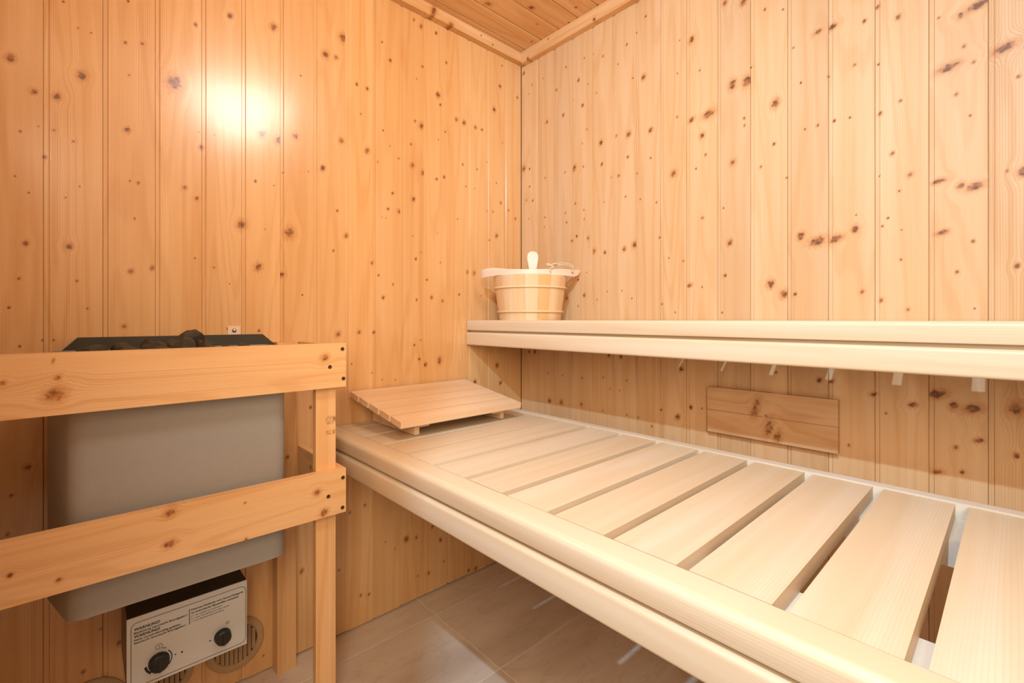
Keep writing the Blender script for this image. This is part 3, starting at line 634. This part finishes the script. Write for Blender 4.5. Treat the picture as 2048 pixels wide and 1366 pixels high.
# ------------------------------------------------------------------ bucket, handle, rope, ladle
bk = thing('sauna_bucket', 'round wooden stave bucket with two hoops standing on the upper bench corner', 'bucket', (0.207, -0.151, UT))
bk.rotation_euler = (0, 0, math.atan2(0.734, 0.679))          # local x points along the handle
BH = 0.1655; RB, RT = 0.1185, 0.1415
stavec = [((0.75, 0.52, 0.28), 1), ((0.76, 0.56, 0.33), 2), ((0.74, 0.43, 0.17), 3), ((0.78, 0.53, 0.29), 4)]
stmats = [wood('stave_wood', c_, (0.62, 0.36, 0.16), [], 'xz', 7.0 * s_, 0.45, rings=40, linestr=0.5, world=False, bump=0.1) for c_, s_ in stavec]
NS = 18
pat = [0, 1, 3, 1, 2, 0, 3, 2, 0, 3, 0, 1, 0, 1, 2, 3, 3, 2]
for i in range(NS):
    a0 = 2 * PI * i / NS + 0.0012; a1 = 2 * PI * (i + 1) / NS - 0.0012
    bm = bmesh.new()
    rings = add_lathe(bm, [(RB, 0.0), (RT, BH - 0.002), (RT - 0.002, BH), (RT - 0.011, BH), (RB - 0.012, 0.0), (RB, 0.0)], 3, a0=a0, a1=a1)
    for rg in (rings[0], rings[-1]):
        bm.faces.new(rg[:5])
    bmesh.ops.remove_doubles(bm, verts=bm.verts, dist=1e-6)
    obj('stave', bm, stmats[pat[i]], bk, smooth=True)
bm = bmesh.new(); add_lathe(bm, [(0.0001, 0.012), (RB - 0.0115, 0.012), (RB - 0.0115, 0.020), (0.0001, 0.020)], 36); obj('bottom', bm, stmats[0], bk)
hoopm = wood('hoop_wood', (0.80, 0.56, 0.32), (0.62, 0.36, 0.16), [], 'zx', 8, 0.4, rings=20, linestr=0.3, world=False)
for hz in (0.121, 0.0315):
    rr = RB + (RT - RB) * hz / BH + 0.0025
    bm = bmesh.new(); add_tube(bm, [(rr * math.cos(2 * PI * i / 48), rr * math.sin(2 * PI * i / 48), hz) for i in range(48)], 0.0037, 8, closed=True)
    obj('hoop', bm, hoopm, bk, smooth=True)
for s in (1,):                                                # ear for the rope inside the rim
    bm = bmesh.new(); add_box(bm, RT - 0.034, RT - 0.012, -0.018, 0.018, 0.13, BH + 0.012); obj('ear', bm, stmats[1], bk, smooth=True, bevel=0.004)
# bent wood handle folded down on the rim; a = along, (top, bottom) heights above the bench, depth offset towards the viewer (-y local)
hm = wood('handle_wood', (0.80, 0.67, 0.52), (0.68, 0.48, 0.31), [], 'zx', 12, 0.4, rings=26, linestr=0.5, world=False, bump=0.1)
prof = [(-0.186, 0.186, 0.161, 0.000), (-0.181, 0.1925, 0.1605, -0.012), (-0.165, 0.1955, 0.163, -0.028), (-0.140, 0.196, 0.165, -0.050), (-0.115, 0.1925, 0.1665, -0.072), (-0.085, 0.187, 0.1670, -0.095),
        (-0.05, 0.1845, 0.1670, -0.112), (0.0, 0.1835, 0.1668, -0.120), (0.05, 0.185, 0.1668, -0.112), (0.085, 0.187, 0.1660, -0.095), (0.115, 0.1895, 0.1655, -0.073), (0.145, 0.1905, 0.1655, -0.046),
        (0.163, 0.1915, 0.166, -0.026), (0.176, 0.1925, 0.170, -0.012), (0.184, 0.1935, 0.177, -0.004), (0.189, 0.1945, 0.187, 0.002)]
bm = bmesh.new(); secs = []
for i, (a_, zt, zb, dy) in enumerate(prof):
    p0 = prof[max(i - 1, 0)]; p1 = prof[min(i + 1, len(prof) - 1)]
    tx, ty = p1[0] - p0[0], p1[3] - p0[3]; l_ = math.hypot(tx, ty); nx, ny = ty / l_, -tx / l_
    h = 0.0045
    secs.append([bm.verts.new((a_ + nx * h * s_, dy + ny * h * s_, z_)) for s_, z_ in ((1, zb), (1, zt), (-1, zt), (-1, zb))])
for i in range(len(secs) - 1):
    for j in range(4): bm.faces.new((secs[i][j], secs[i][(j + 1) % 4], secs[i + 1][(j + 1) % 4], secs[i + 1][j]))
bm.faces.new(secs[0]); bm.faces.new(secs[-1][::-1])
hd = obj('handle', bm, hm, bk, smooth=True, bevel=0.0012)
bm = bmesh.new()                                              # rope hole: dark plug ring through the band
add_lathe(bm, [(0.0001, 0.0), (0.0034, 0.0)], 14)
hole = obj('rope_hole', bm, plain('hole_dark', (0.12, 0.06, 0.03), 0.9), bk)
hole.location = (0.1572, -0.0408, 0.1800); hole.rotation_euler = (PI / 2, 0, math.radians(44))
ropem = plain('jute_rope', (0.78, 0.60, 0.42), 0.9, noise=0.5, nscale=300, bump=0.6)
def rope_curve(pts, n=8):
    out = []
    for i in range(len(pts) - 1):
        p0, p1, p2, p3 = (Vector(pts[max(i - 1, 0)]), Vector(pts[i]), Vector(pts[i + 1]), Vector(pts[min(i + 2, len(pts) - 1)]))
        for j in range(n):
            t = j / n
            out.append(0.5 * ((2 * p1) + (-p0 + p2) * t + (2 * p0 - 5 * p1 + 4 * p2 - p3) * t * t + (-p0 + 3 * p1 - 3 * p2 + p3) * t ** 3))
    out.append(Vector(pts[-1])); return out
bm = bmesh.new()
for dz in (0.0, 0.0065):
    add_tube(bm, rope_curve([(0.1585, -0.0445, 0.1795), (0.158, -0.048, 0.196 + dz), (0.140, -0.058, 0.2035 + dz), (0.118, -0.074, 0.2040 + dz), (0.098, -0.088, 0.2010 + dz), (0.082, -0.098, 0.196)]), 0.0029, 6)
knot = []
for i in range(70):
    t = 2 * PI * i / 70
    knot.append((0.074 + 0.0125 * (math.sin(t) + 1.1 * math.sin(2 * t)) * 0.8, -0.101 + 0.005 * math.sin(3 * t), 0.1985 + 0.0085 * (math.cos(t) - 1.1 * math.cos(2 * t)) * 0.7))
add_tube(bm, knot, 0.0031, 6, closed=True)
add_tube(bm, rope_curve([(0.080, -0.104, 0.196), (0.072, -0.111, 0.190), (0.068, -0.1135, 0.184), (0.070, -0.114, 0.176)]), 0.0028, 6)
obj('rope', bm, ropem, bk, smooth=True)

ld = thing('ladle', 'pale wooden ladle handle sticking up out of the bucket', 'ladle', (0.19, -0.12, UT + 0.02))
ld.rotation_euler = (0, 0, math.atan2(0.734, 0.679))
bm = bmesh.new(); lp = [(0.0105, -0.13), (0.0105, 0.12), (0.0120, 0.165), (0.0175, 0.20), (0.0215, 0.222), (0.0205, 0.236), (0.0150, 0.2455), (0.0060, 0.2495)]
pts = [(x, z) for x, z in lp[1:]] + [(-x, z) for x, z in reversed(lp[1:])]
add_prism(bm, pts, lambda a, b, t: (a, t, b), -0.004, 0.004)
obj('handle', bm, hm, ld, smooth=True, bevel=0.0025)
bm = bmesh.new(); add_lathe(bm, [(0.0001, 0.03), (0.030, 0.032), (0.042, 0.045), (0.045, 0.075), (0.042, 0.075), (0.038, 0.047), (0.028, 0.037), (0.0001, 0.036)], 28, (0, -0.047, 0)); obj('bowl', bm, hm, ld, smooth=True)
